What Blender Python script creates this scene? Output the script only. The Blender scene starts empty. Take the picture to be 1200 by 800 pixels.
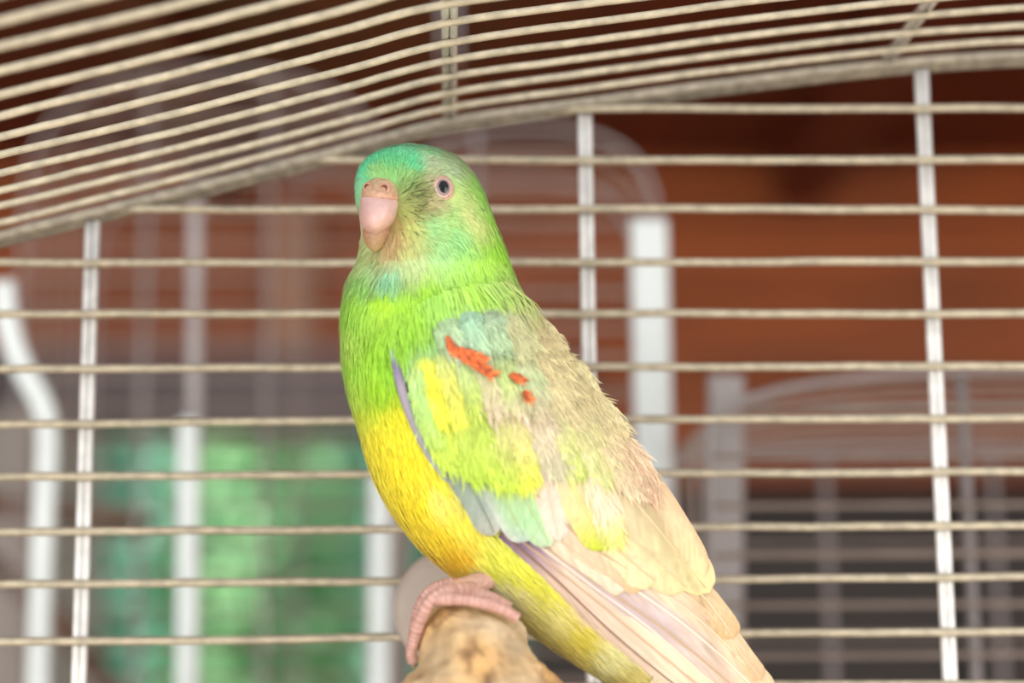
import bpy, bmesh, math, random
import numpy as np
from mathutils import Vector, Matrix, Euler

random.seed(7)
rng = np.random.default_rng(7)
S = bpy.context.scene
COL = S.collection

# ------------------------------------------------------------------ camera
F = 2180.0                       # focal length in pixels of the 1200x800 frame
TH, PHI, ROLL = math.radians(9.63), math.radians(1.92), math.radians(-0.5)
CZ = 1.5
cam_d = bpy.data.cameras.new('camera')
cam = bpy.data.objects.new('camera', cam_d)
COL.objects.link(cam)
R3 = (Matrix.Rotation(-PHI, 3, 'Z') @ Matrix.Rotation(math.pi / 2 + TH, 3, 'X') @ Matrix.Rotation(ROLL, 3, 'Z'))
cam.matrix_world = Matrix.Translation((0, 0, CZ)) @ R3.to_4x4()
cam_d.sensor_width = 36
cam_d.lens = F * 36 / 1200
cam_d.clip_start = 0.01
cam_d.clip_end = 200
cam_d.dof.use_dof = True
cam_d.dof.focus_distance = 0.444
cam_d.dof.aperture_fstop = 5.4
S.camera = cam

# ------------------------------------------------------------------ light
S.view_settings.view_transform = 'Standard'
S.view_settings.look = 'None'
S.view_settings.exposure = -0.1
S.view_settings.gamma = 1.0
S.view_settings.use_curve_mapping = False
W = bpy.data.worlds.new('sky')
S.world = W
W.use_nodes = True
wn = W.node_tree.nodes
wn['Background'].inputs[0].default_value = (0.93, 0.97, 1.0, 1)
wn['Background'].inputs[1].default_value = 1.25

def lamp(name, kind, loc, target, energy, color, size=1.0, sizey=None, angle=None):
    d = bpy.data.lights.new(name, kind)
    d.energy = energy
    d.color = color
    if kind == 'AREA':
        d.shape = 'RECTANGLE'
        d.size = size
        d.size_y = sizey or size
    if angle is not None:
        d.angle = angle
    o = bpy.data.objects.new(name, d)
    COL.objects.link(o)
    o.location = loc
    o.rotation_euler = (Vector(target) - Vector(loc)).to_track_quat('-Z', 'Y').to_euler()
    return o

lamp('sun', 'SUN', (-6, 4.4, 6), (0, 5, 1.0), 14.0, (1.0, 0.95, 0.85), angle=math.radians(1))
# unseen area lamps added as daylight fill, left and right behind the camera
lamp('added_daylight_left', 'AREA', (-2.0, -2.4, 1.7), (0.0, 0.45, 1.6), 95, (1.0, 0.98, 0.95), 2.6, 3.0)
lamp('added_daylight_right', 'AREA', (3.2, -2.4, 2.5), (0.0, 1.0, 1.6), 105, (1.0, 0.97, 0.92), 2.6, 2.0)

# ------------------------------------------------------------------ helpers
R3n = np.array(R3)

def U(px, py, Y):
    """world point at depth Y that is seen at a photo pixel (camera stands at y = 0)"""
    d = R3n @ np.array([px - 600.0, 400.0 - py, -F])
    k = Y / d[1]
    return np.array([d[0] * k, d[1] * k, CZ + d[2] * k])

def UA(px, py, Y):
    px, py, Y = np.broadcast_arrays(np.asarray(px, float), np.asarray(py, float), np.asarray(Y, float))
    d = np.stack([px - 600.0, 400.0 - py, np.full(px.shape, -F)], -1) @ R3n.T
    k = Y / d[..., 1]
    P = d * k[..., None]
    P[..., 2] += CZ
    return P

def lin(c):
    c = np.clip(np.asarray(c, float) / 255.0, 0, 1)
    return np.where(c <= 0.04045, c / 12.92, ((c + 0.055) / 1.055) ** 2.4)

def catmull(pts, n):
    P = np.asarray(pts, float)
    m = len(P)
    if m == 2:
        t = np.linspace(0, 1, n)[:, None]
        return P[0] * (1 - t) + P[1] * t
    Q = np.vstack([2 * P[0] - P[1], P, 2 * P[-1] - P[-2]])
    t = np.linspace(0, m - 1, n)
    i = np.minimum(t.astype(int), m - 2)
    f = (t - i)[:, None]
    a, b, c, d = Q[i], Q[i + 1], Q[i + 2], Q[i + 3]
    return 0.5 * (2 * b + (c - a) * f + (2 * a - 5 * b + 4 * c - d) * f ** 2 + (3 * b - a - 3 * c + d) * f ** 3)

def mat(name, color, rough=0.6, metal=0.0, vary=0.12, scale=40.0, bump=0.0, attr=None, coat=0.0, sheen=0.0,
        color2=None, stretch=(1, 1, 1), trans=0.0, spec=0.5):
    m = bpy.data.materials.new(name)
    m.use_nodes = True
    nt = m.node_tree
    N, L = nt.nodes, nt.links
    b = N['Principled BSDF']
    tc = N.new('ShaderNodeTexCoord')
    mp = N.new('ShaderNodeMapping')
    mp.inputs['Scale'].default_value = stretch
    L.new(tc.outputs['Object'], mp.inputs[0])
    nz = N.new('ShaderNodeTexNoise')
    nz.inputs['Scale'].default_value = scale
    nz.inputs['Detail'].default_value = 5
    L.new(mp.outputs[0], nz.inputs['Vector'])
    if attr:
        at = N.new('ShaderNodeAttribute')
        at.attribute_name = attr
        mx = N.new('ShaderNodeMix')
        mx.data_type = 'RGBA'
        mx.blend_type = 'MULTIPLY'
        mx.inputs[0].default_value = 1
        rp = N.new('ShaderNodeValToRGB')
        rp.color_ramp.elements[0].position = 0.3
        rp.color_ramp.elements[1].position = 0.7
        rp.color_ramp.elements[0].color = (1 - vary,) * 3 + (1,)
        rp.color_ramp.elements[1].color = (1, 1, 1, 1)
        L.new(nz.outputs[0], rp.inputs[0])
        L.new(at.outputs['Color'], mx.inputs[6])
        L.new(rp.outputs[0], mx.inputs[7])
        L.new(mx.outputs[2], b.inputs['Base Color'])
    else:
        c1 = lin(color)
        c2 = lin(color2) if color2 is not None else c1 * (1 - vary * 2.5)
        rp = N.new('ShaderNodeValToRGB')
        rp.color_ramp.elements[0].position = 0.35
        rp.color_ramp.elements[1].position = 0.65
        rp.color_ramp.elements[0].color = tuple(np.clip(c2, 0, 1)) + (1,)
        rp.color_ramp.elements[1].color = tuple(c1) + (1,)
        L.new(nz.outputs[0], rp.inputs[0])
        L.new(rp.outputs[0], b.inputs['Base Color'])
    b.inputs['Roughness'].default_value = rough
    b.inputs['Metallic'].default_value = metal
    b.inputs['Coat Weight'].default_value = coat
    b.inputs['Specular IOR Level'].default_value = spec
    if sheen:
        b.inputs['Sheen Weight'].default_value = sheen
    if bump:
        bp = N.new('ShaderNodeBump')
        bp.inputs['Strength'].default_value = bump
        bp.inputs['Distance'].default_value = 0.002
        L.new(nz.outputs[0], bp.inputs['Height'])
        L.new(bp.outputs[0], b.inputs['Normal'])
    if trans:
        tr = N.new('ShaderNodeBsdfTranslucent')
        src = b.inputs['Base Color'].links[0].from_socket
        L.new(src, tr.inputs[0])
        ms = N.new('ShaderNodeMixShader')
        ms.inputs[0].default_value = trans
        L.new(b.outputs[0], ms.inputs[1])
        L.new(tr.outputs[0], ms.inputs[2])
        L.new(ms.outputs[0], N['Material Output'].inputs[0])
    return m

def tag(o, label=None, cat=None, group=None, kind=None):
    if label: o['label'] = label
    if cat: o['category'] = cat
    if group: o['group'] = group
    if kind: o['kind'] = kind
    return o

def empty(name, loc, label=None, cat=None, group=None):
    o = bpy.data.objects.new(name, None)
    o.empty_display_size = 0.02
    COL.objects.link(o)
    o.location = loc
    return tag(o, label, cat, group)

def link(name, me, m, parent=None, smooth=True):
    if m: me.materials.append(m)
    if smooth:
        me.polygons.foreach_set('use_smooth', [True] * len(me.polygons))
    o = bpy.data.objects.new(name, me)
    COL.objects.link(o)
    if parent is not None:
        o.parent = parent
        pos = parent.location.copy()
        o.matrix_parent_inverse = Matrix.Translation(-pos)
    return o

def mesh(name, verts, faces, m, parent=None, smooth=True, colors=None):
    me = bpy.data.meshes.new(name)
    me.from_pydata([tuple(v) for v in np.asarray(verts, float)], [], [tuple(int(i) for i in f) for f in faces])
    if colors is not None:
        a = me.color_attributes.new('tint', 'FLOAT_COLOR', 'POINT')
        c = np.ones((len(verts), 4), np.float32)
        c[:, :3] = colors
        a.data.foreach_set('color', c.ravel())
    me.update()
    return link(name, me, m, parent, smooth)

def grid_faces(nu, nv, wrap=False):
    i = np.arange(nu - 1)[:, None]
    j = np.arange(nv if wrap else nv - 1)[None, :]
    a = i * nv + j
    b = i * nv + (j + 1) % nv
    return np.stack([a, b, b + nv, a + nv], -1).reshape(-1, 4)

def tube_data(pts, rad, n=10, caps=True, squash=None):
    P = np.asarray(pts, float)
    r = np.broadcast_to(np.asarray(rad, float), (len(P),))
    T = np.gradient(P, axis=0)
    T /= np.linalg.norm(T, axis=1)[:, None]
    up = np.array([0, 0, 1.0]) if abs(T[0][2]) < 0.8 else np.array([0, 1.0, 0])
    a = np.linspace(0, 2 * np.pi, n, endpoint=False)
    V = []
    prev = None
    for k in range(len(P)):
        ref = up if prev is None else prev
        x = ref - T[k] * (ref @ T[k])
        x /= np.linalg.norm(x)
        prev = x
        y = np.cross(T[k], x)
        V.append(P[k] + r[k] * (np.cos(a)[:, None] * x + np.sin(a)[:, None] * y))
    V = np.concatenate(V)
    Fs = [tuple(f) for f in grid_faces(len(P), n, True)]
    if caps:
        Fs.append(tuple(range(n))[::-1])
        Fs.append(tuple(len(V) - n + i for i in range(n)))
    return V, Fs

def tube(name, pts, rad, m, parent=None, n=10):
    V, Fs = tube_data(pts, rad, n)
    return mesh(name, V, Fs, m, parent)

def box_data(lo, hi):
    x0, y0, z0 = lo
    x1, y1, z1 = hi
    V = [(x0, y0, z0), (x1, y0, z0), (x1, y1, z0), (x0, y1, z0), (x0, y0, z1), (x1, y0, z1), (x1, y1, z1), (x0, y1, z1)]
    Fs = [(0, 3, 2, 1), (4, 5, 6, 7), (0, 1, 5, 4), (1, 2, 6, 5), (2, 3, 7, 6), (3, 0, 4, 7)]
    return V, Fs

def box(name, lo, hi, m, parent=None, bevel=0.0):
    V, Fs = box_data(lo, hi)
    me = bpy.data.meshes.new(name)
    bm = bmesh.new()
    vs = [bm.verts.new(v) for v in V]
    for f in Fs: bm.faces.new([vs[i] for i in f])
    if bevel:
        bmesh.ops.bevel(bm, geom=bm.edges[:], offset=bevel, segments=2, affect='EDGES', profile=0.5)
    bm.to_mesh(me)
    bm.free()
    return link(name, me, m, parent, smooth=False)

# ------------------------------------------------------------------ the room
WOOD = mat('orange_brown_board', (176, 86, 20), 0.55, vary=0.16, scale=9, stretch=(0.5, 1, 6), bump=0.2)
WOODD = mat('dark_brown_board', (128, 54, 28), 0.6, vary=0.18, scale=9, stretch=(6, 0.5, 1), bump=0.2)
FLOORM = mat('concrete_floor', (176, 168, 158), 0.8, vary=0.1, scale=6)
TRIM = mat('grey_lintel_paint', (112, 102, 104), 0.6, vary=0.08, scale=12)
PALE = mat('pale_window_jamb_paint', (176, 166, 156), 0.6, vary=0.06, scale=15)
YB = 2.6                                    # inner face of the back wall
def zpx(py, Y, px=600): return float(U(px, py, Y)[2])
def xpx(px, Y, py=500): return float(U(px, py, Y)[0])

wall = empty('wall_back', (0, YB, 0))
tag(wall, kind='structure')
wx0, wx1 = xpx(58, YB), xpx(640, YB)          # window opening
wz0, wz1 = 0.95, zpx(508, YB)
ZC = zpx(186, YB)                           # ceiling height at the back wall
def plank(x0, x1, z0, z1, y=YB, m=WOOD):
    box('plank', (x0, y, z0 + 0.0015), (x1, y + 0.03, z1 - 0.0015), m, wall, bevel=0.003)
z = 0.0
k = 0
while z < ZC + 0.1:
    z1 = z + 0.118
    dy = (k % 3) * 0.002
    if z1 <= wz0 or z >= wz1:
        plank(-2.6, 2.6, z, z1, YB + dy)
    else:
        plank(-2.6, wx0 - 0.03, z, z1, YB + dy)
        plank(wx1 + 0.03, 2.6, z, z1, YB + dy)
    z = z1
    k += 1
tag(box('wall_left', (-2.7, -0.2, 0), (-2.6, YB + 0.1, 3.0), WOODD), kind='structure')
tag(box('wall_right', (2.6, -0.2, 0), (2.7, YB + 0.1, 3.0), WOOD), kind='structure')
tag(box('floor', (-3, -3, -0.1), (3, YB + 0.1, 0), FLOORM), kind='structure')
ceil = empty('ceiling', (0, 1.4, ZC))
tag(ceil, kind='structure')
xx = -2.7
while xx < 2.7:                              # boards of the ceiling run towards the wall
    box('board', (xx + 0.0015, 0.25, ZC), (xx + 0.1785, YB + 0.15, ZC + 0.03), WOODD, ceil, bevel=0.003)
    xx += 0.18
for bx_ in (-1.05, -0.35, 0.47, 1.2):
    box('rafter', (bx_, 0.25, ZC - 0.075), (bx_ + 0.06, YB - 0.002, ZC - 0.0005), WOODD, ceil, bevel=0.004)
win = empty('window_1', ((wx0 + wx1) / 2, YB, wz0))
tag(win, kind='structure')
box('lintel', (wx0 - 0.12, YB - 0.05, wz1), (wx1 + 0.05, YB + 0.05, zpx(418, YB)), TRIM, win, bevel=0.004)
box('jamb', (wx0 - 0.05, YB - 0.03, wz0), (wx0, YB + 0.05, wz1), PALE, win, bevel=0.003)
box('jamb', (wx1, YB - 0.03, wz0), (wx1 + 0.05, YB + 0.05, wz1), PALE, win, bevel=0.003)
box('sill', (wx0 - 0.05, YB - 0.05, wz0 - 0.04), (wx1 + 0.05, YB + 0.05, wz0), PALE, win, bevel=0.004)

# tall pale cupboard at the left edge of the view, dark cupboard on the right
CUP = mat('pale_cupboard_laminate', (150, 141, 132), 0.5, vary=0.06, scale=8)
pc = empty('cupboard', (xpx(-90, 2.1), 2.3, 0), 'tall pale grey cupboard standing beside the window', 'cupboard')
box('body', (xpx(-330, 2.1), 2.12, 0), (xpx(44, 2.1), YB - 0.06, zpx(470, 2.1)), CUP, pc, bevel=0.006)
cd = box('door', (xpx(-320, 2.1), 2.1, 0.08), (xpx(40, 2.1), 2.118, zpx(480, 2.1)), CUP, pc, bevel=0.004)
tube('handle', [(xpx(10, 2.1), 2.085, 1.3), (xpx(10, 2.1), 2.085, 1.45)], 0.006, TRIM, cd)
DARK = mat('dark_stained_cabinet_wood', (44, 35, 31), 0.6, vary=0.15, scale=9, stretch=(1, 1, 5))
dc = empty('cabinet', (xpx(1050, 2.2), 2.35, 0), 'low dark-stained wooden cabinet against the orange board wall', 'cabinet')
cx0, cx1 = xpx(600, 2.2) + 0.02, xpx(1600, 2.2)
box('body', (cx0, 2.22, 0), (cx1, YB - 0.06, zpx(585, 2.2)), DARK, dc, bevel=0.006)
box('top', (cx0 - 0.02, 2.18, zpx(585, 2.2)), (cx1 + 0.02, YB - 0.055, zpx(572, 2.2)), DARK, dc, bevel=0.004)
for k in range(2):
    xa = cx0 + (cx1 - cx0) * k / 2
    xb = cx0 + (cx1 - cx0) * (k + 1) / 2
    d = box('door', (xa + 0.006, 2.2, 0.06), (xb - 0.006, 2.218, zpx(595, 2.2)), DARK, dc, bevel=0.004)
    hx = xb - 0.04 if k == 0 else xa + 0.04
    tube('handle', [(hx, 2.185, 1.2), (hx, 2.185, 1.32)], 0.005, TRIM, d)

# ------------------------------------------------------------------ outdoors behind the window
tag(box('ground', (-8, YB + 0.16, -0.1), (8, 14, -0.02), mat('lawn', (92, 130, 72), 0.9, vary=0.15, scale=20)), kind='structure')
LEAF = mat('shrub_leaf', (166, 216, 200), 0.55, vary=0.2, scale=3, trans=0.4, color2=(118, 190, 166))
LEAF2 = mat('young_shrub_leaf', (206, 238, 200), 0.5, vary=0.2, scale=3, trans=0.45, color2=(140, 210, 160))
BARK = mat('shrub_bark', (84, 66, 50), 0.85, vary=0.2, scale=20)
def shrub(x, y, w, h, n, m, label):
    root = empty('shrub', (x, y, -0.02), label, 'shrub', 'shrubs outside the window')
    r = np.random.default_rng(int(abs(x) * 100 + y * 10))
    V, Fs = [], []
    for k in range(n):
        a, b = r.uniform(0, 2 * np.pi), r.uniform(-1, 1)
        rad = r.uniform(0.35, 1) ** 0.5
        c = np.array([x + w * rad * math.cos(a) * math.sqrt(1 - b * b), y + 0.7 * w * rad * math.sin(a) * math.sqrt(1 - b * b), 0.35 + h * 0.5 + h * 0.5 * rad * b])
        u = r.normal(size=3); u /= np.linalg.norm(u)
        v = np.cross(u, r.normal(size=3)); v /= np.linalg.norm(v)
        L_ = r.uniform(0.06, 0.12)
        q = len(V)
        V += [c - u * L_, c + v * L_ * 0.4, c + u * L_, c - v * L_ * 0.4]
        Fs.append((q, q + 1, q + 2, q + 3))
    f = mesh('foliage', V, Fs, m, root, smooth=False)
    f['kind'] = 'stuff'
    for k in range(4):
        a = k * 1.6 + x
        tube('stem', catmull([(x, y, -0.02), (x + 0.1 * math.cos(a), y + 0.1 * math.sin(a), h * 0.35), (x + 0.5 * w * math.cos(a), y + 0.4 * w * math.sin(a), h * 0.75)], 8), np.linspace(0.03, 0.008, 8), BARK, root, 6)
ORD = ('first', 'second', 'third', 'fourth')
for k, x_ in enumerate((-1.2, -0.5, 0.25)):
    shrub(x_, 5.0, 0.25, 2.3, 1500, LEAF2 if k == 1 else LEAF, ('fresh yellow-green shrub, %s' if k == 1 else 'bluish-green shrub, %s') % ORD[k] + ' from the cupboard in the row nearest the window')
for k, x_ in enumerate((-1.6, -0.85, -0.1, 0.65)):
    shrub(x_, 6.0, 0.27, 2.7, 1700, LEAF, 'bluish-green shrub, %s from the cupboard in the middle row outside' % ORD[k])
for k, x_ in enumerate((-2.0, -1.15, -0.3, 0.55)):
    shrub(x_, 7.2, 0.33, 3.0, 2000, LEAF, 'tall bluish-green shrub, %s from the cupboard in the far row outside' % ORD[k])

# ------------------------------------------------------------------ the birdcage
WIRE = mat('dull_galvanised_wire', (196, 184, 160), 0.5, metal=0.25, vary=0.12, scale=300, bump=0.1)
POST = mat('bright_plated_wire', (252, 250, 246), 0.22, metal=0.05, vary=0.08, scale=200)
RIMM = mat('dusty_galvanised_rim', (164, 154, 136), 0.6, metal=0.2, vary=0.16, scale=300, bump=0.25)
TRAYM = mat('pale_tray_plastic', (226, 222, 214), 0.5, vary=0.05, scale=20)
YW = 0.5
YF = 0.17
cage = empty('birdcage', (float(U(900, 800, YW)[0]), 0.33, 1.1), 'arched galvanised wire birdcage that holds the green parrot', 'birdcage')
left = [(-330, 560), (-320, 470), (-285, 390), (-215, 338), (-110, 306), (0, 277), (130, 245), (260, 213), (420, 171), (527, 143), (690, 120), (860, 97), (1040, 76), (1200, 65)]
prof_px = left + [(1400, 60)] + [(2800 - a, b - 0.012 * (1400 - a)) for a, b in reversed(left)]
prof = catmull(np.array([[U(a, b, YW)[0], U(a, b, YW)[2]] for a, b in prof_px]), 170)
ZT = 1.14
prof = np.vstack([[prof[0][0], ZT], prof, [prof[-1][0], ZT]])
def hoop_pts(Y): return np.stack([prof[:, 0], np.full(len(prof), Y), prof[:, 1]], -1)
# bars of the back wall, each running from rim to rim
rowy = [127, 186, 245, 306, 368, 430, 493, 555, 617, 679, 744, 806, 868, 930, 992, 1054, 1116, 1178, 1240, 1302]
def wob(n, a): return np.convolve(rng.normal(0, a, n + 8), np.ones(9) / 9, 'valid') * 3
for y in rowy:
    z = zpx(y, YW, 690)
    inside = np.where(prof[:, 1] >= z)[0]
    if len(inside) < 4: continue
    x0 = np.interp(z, prof[inside[0] - 1:inside[0] + 1, 1], prof[inside[0] - 1:inside[0] + 1, 0]) if inside[0] > 0 else prof[0][0]
    x1 = prof[inside[-1]][0]
    n = 60
    xs = np.linspace(x0, x1, n)
    tube('bar', np.stack([xs, np.full(n, YW) + wob(n, 0.00012), np.full(n, z) + wob(n, 0.00025)], -1), 0.00112, WIRE, cage, 8)
# doubled uprights, welded outside the bars
for px_ in (-180, 107, 688, 1090, 1690, 2290):
    xb, xt = U(px_ if px_ != 107 else 107, 255, YW)[0], None
    z1 = np.interp(xb, prof[1:-1, 0], prof[1:-1, 1]) - 0.0015
    up_ = empty('upright', (xb, YW + 0.0021, ZT))
    up_.parent = cage
    up_.matrix_parent_inverse = Matrix.Translation(-cage.location)
    for s in (-1, 1):
        xs = xb + s * 0.00106
        tube('wire', [(xs, YW + 0.0021, ZT), (xs, YW + 0.0021, (ZT + z1) / 2), (xs, YW + 0.0021, z1)], 0.00104, POST, up_, 10)
tube('rim', hoop_pts(YW - 0.0005), 0.0015, RIMM, cage, 10)
tube('rim', hoop_pts(YW - 0.0005 + 0.0036) - np.array([0, 0, 0.0010]), 0.0013, RIMM, cage, 10)
dk = 0.0272 * YW
k = 1
Y = YW - dk
while Y > YF:
    p = hoop_pts(Y)
    p[1:-1, 2] += wob(len(p) - 2, 0.00012)
    tube('roof_hoop', p, 0.00102, WIRE, cage, 8)
    Y -= dk
tube('rim', hoop_pts(YF), 0.0022, RIMM, cage, 10)
for px_, py_ in ((527, 142), (1041, 75), (1700, 70), (2300, 150), (-60, 292)):
    p = U(px_, py_, YW)
    zz = np.interp(p[0], prof[1:-1, 0], prof[1:-1, 1]) + 0.0018
    b_ = empty('roof_brace', (p[0], YW, zz))
    b_.parent = cage
    b_.matrix_parent_inverse = Matrix.Translation(-cage.location)
    for s in (-1, 1):
        tube('wire', [(p[0] + s * 0.001, YF, zz), (p[0] + s * 0.001, (YF + YW) / 2, zz), (p[0] + s * 0.001, YW - 0.001, zz)], 0.00103, POST, b_, 8)
cx0, cx1 = prof[0][0], prof[-1][0]
tray = box('base_tray', (cx0 - 0.012, YF - 0.012, 1.1), (cx1 + 0.012, YW + 0.012, ZT + 0.006), TRAYM, cage, bevel=0.006)
TBL = mat('table_wood', (190, 160, 122), 0.55, vary=0.15, scale=8, stretch=(1, 8, 8))
tb = empty('table', ((cx0 + cx1) / 2, 0.5, 0), 'plain wooden table that carries the birdcages', 'table')
box('top', (-1.0, 0.1, 1.07), (1.1, 1.3, 1.1), TBL, tb, bevel=0.004)
for a in (-0.95, 1.0):
    for b in (0.15, 1.2):
        box('leg', (a, b, 0), (a + 0.05, b + 0.05, 1.07), TBL, tb, bevel=0.003)

# round grey perch washer fixed in front of the bars
DISC = mat('grey_washer_plastic', (172, 158, 147), 0.6, vary=0.06, scale=60)
c = U(535, 714, YW - 0.006)
dv = []
prof_d = [(0.0, 0.0035), (0.006, 0.0035), (0.0135, 0.003), (0.0160, 0.0018), (0.0166, 0.0), (0.0160, -0.0018), (0.0, -0.002)]
a = np.linspace(0, 2 * np.pi, 48, endpoint=False)
for r_, d_ in prof_d:
    dv.append(np.stack([c[0] + r_ * np.cos(a), np.full(48, c[1] - d_), c[2] + r_ * np.sin(a)], -1))
tag(mesh('perch_washer', np.concatenate(dv), grid_faces(len(prof_d), 48, True), DISC),
    'round grey washer holding the branch perch against the cage bars', 'washer')

# ------------------------------------------------------------------ neighbouring cages and posts, out of focus
WHITE = mat('white_enamel', (206, 212, 210), 0.45, vary=0.04, scale=30)
GREYW = mat('grey_cage_wire', (150, 134, 124), 0.5, metal=0.1, vary=0.08, scale=60)
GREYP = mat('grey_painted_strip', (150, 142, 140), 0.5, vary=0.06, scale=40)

def arch_profile(x0, x1, zb, zs, zt, n=28):
    """outline of a round-topped cage wall from its base zb over shoulders zs to the crown zt"""
    a = np.linspace(np.pi, 0, n)
    e = 0.75
    xs = (x0 + x1) / 2 + (x1 - x0) / 2 * np.sign(np.cos(a)) * np.abs(np.cos(a)) ** e
    zs_ = zs + (zt - zs) * np.abs(np.sin(a)) ** e
    return np.vstack([[x0, zb], np.stack([xs, zs_], -1), [x1, zb]])

def wire_cage(label, x0, x1, Y0, Y1, zb, zs, zt, step, r, wm, pm, posts, rf=0.004, back=1):
    root = empty('wire_cage', ((x0 + x1) / 2, (Y0 + Y1) / 2, zb), label, 'birdcage', 'birdcages behind the parrot')
    P = arch_profile(x0, x1, zb + 0.02, zs, zt)
    def at(Y): return np.stack([P[:, 0], np.full(len(P), Y), P[:, 1]], -1)
    for Y in (Y0, Y1):
        tube('rim', at(Y), rf, pm, root, 8)
    nh = max(3, int((Y1 - Y0) / (step * 1.8)))
    for i in range(1, nh):
        tube('roof_hoop', at(Y0 + (Y1 - Y0) * i / nh), r, wm, root, 6)
    for Y in (Y0, Y1):
        z = zb + 0.03
        while z < zt - 0.004:
            ins = np.where(P[:, 1] >= z)[0]
            xa, xb = P[ins[0]][0], P[ins[-1]][0]
            if xb - xa > 0.02:
                tube('bar', [(xa, Y, z), ((xa + xb) / 2, Y, z), (xb, Y, z)], r, wm, root, 6)
            z += step * (1 if Y == Y0 else back)
        for px_ in posts:
            zt_ = np.interp(px_, P[1:-1, 0], P[1:-1, 1])
            tube('upright', [(px_, Y + r * 2, zb + 0.02), (px_, Y + r * 2, (zb + zt_) / 2), (px_, Y + r * 2, zt_)], r * 2.0, pm, root, 8)
    box('base_tray', (x0 - 0.002, Y0 - 0.002, zb), (x1 + 0.002, Y1 + 0.002, zb + 0.03), TRAYM, root, bevel=0.004)
    return root

zb = 1.1
# cage at the right: near face quite close, so that single bars still read
Yc = 0.63
wire_cage('grey wire birdcage with rounded shoulders in front of the dark cabinet', xpx(828, Yc), xpx(1640, Yc), Yc, Yc + 0.24, zb, zpx(520, Yc), zpx(437, Yc), 0.0168, 0.0010, GREYW, GREYP,
          [xpx(1131, Yc), xpx(1400, Yc)], rf=0.0015, back=2.5)
# cage behind the parrot's head
Yc = 0.88
wire_cage('round-topped wire birdcage with white corner strip behind the parrot', xpx(470, Yc), xpx(775, Yc), Yc, Yc + 0.1, zb, zpx(270, Yc), zpx(150, Yc), 0.0170, 0.0009, GREYW, GREYP,
          [xpx(560, Yc)], rf=0.0014)
# cage at the left
Yc = 1.0
wire_cage('tall round-topped wire birdcage in front of the window', xpx(20, Yc), xpx(455, Yc), Yc, Yc + 0.2, zb, zpx(255, Yc), zpx(82, Yc), 0.0180, 0.0009, GREYW, GREYP,
          [xpx(165, Yc), xpx(312, Yc)], rf=0.0013)

def strip(name, pts, w, t, m, label, group=None):
    """flat bar: rounded rectangle section swept along points"""
    V, Fs = tube_data(pts, 1.0, 12)
    P = np.asarray(pts, float)
    T = np.gradient(P, axis=0)
    V = V.reshape(len(P), 12, 3)
    a = np.linspace(0, 2 * np.pi, 12, endpoint=False)
    for k in range(len(P)):
        tt = T[k] / np.linalg.norm(T[k])
        yv = np.array([0, 1.0, 0])
        xv = np.cross(tt, yv); xv /= np.linalg.norm(xv)
        cx = np.sign(np.cos(a)) * np.abs(np.cos(a)) ** 0.5
        sy = np.sign(np.sin(a)) * np.abs(np.sin(a)) ** 0.5
        V[k] = P[k] + (w / 2) * cx[:, None] * xv + (t / 2) * sy[:, None] * yv
    o = mesh(name, V.reshape(-1, 3), Fs, m)
    return tag(o, label, 'post', group)
def vstrip(pxt, pyt, pxb, wpx, Y, m, label, t=0.006):
    b_ = U(pxb, 800, Y); tp = U(pxt, pyt, Y)
    b2 = b_ + (b_ - tp) * ((b_[2] - 1.1) / (tp[2] - b_[2]))
    q = tp + (b_ - tp) * 0.02
    pts = [tp, q, (q + b_) / 2, b_, b2]
    return strip('post', pts, wpx * Y / F, t, m, label, 'posts between the cages')
vstrip(760, 258, 772, 46, 0.72, WHITE, 'broad bright white post right behind the parrot\'s back')
vstrip(221, 492, 219, 26, 0.78, WHITE, 'lower part of a slim post, painted white as lit, between bent white rod and parrot')  # one post split in two, the light on its lower part painted white
vstrip(229, 215, 226, 17, 0.80, GREYP, 'upper part of the slim post, painted grey as dimmer lit', t=0.005)  # upper part of the same post, its weaker light painted grey
vstrip(446, 552, 444, 28, 0.76, WHITE, 'white post close behind the yellow belly of the parrot')
vstrip(851, 440, 849, 44, 0.68, GREYP, 'grey post at the corner of the cage before the dark cabinet')
tr = box('trim_1', (xpx(318, YB - 0.05), YB - 0.05, zpx(418, YB)), (xpx(366, YB - 0.05), YB - 0.001, ZC - 0.08), mat('brown_batten_wood', (196, 140, 104), 0.6, vary=0.12, scale=20), bevel=0.003)
tag(tr, kind='structure')
p1 = [U(a, b, 0.76) for a, b in ((4, 330), (8, 372), (24, 425), (50, 475), (56, 520), (52, 600), (48, 700), (45, 800), (40, 1000))]
pe = p1[-1].copy(); pe[2] = 1.1
strip('bent_rod', list(catmull(p1, 40)) + [pe], 27 * 0.76 / F, 0.006, WHITE, 'bent white rod curving over beside the pale cupboard')

# dry branches in the left cage
STICK = mat('dry_brown_twig', (104, 74, 56), 0.8, vary=0.2, scale=40)
tag(tube('twig', catmull([U(-200, 560, 1.1), U(0, 592, 1.1), U(90, 602, 1.1), U(175, 615, 1.1)], 16), np.linspace(0.008, 0.0055, 16), STICK), 'thin brown twig lying level inside the tall left cage', 'twig')
tag(tube('twig', catmull([U(-40, 640, 1.12), U(60, 718, 1.12), U(140, 815, 1.12), U(250, 930, 1.12)], 16), np.linspace(0.006, 0.007, 16), STICK), 'thin brown twig slanting downwards inside the tall left cage', 'twig')

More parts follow.
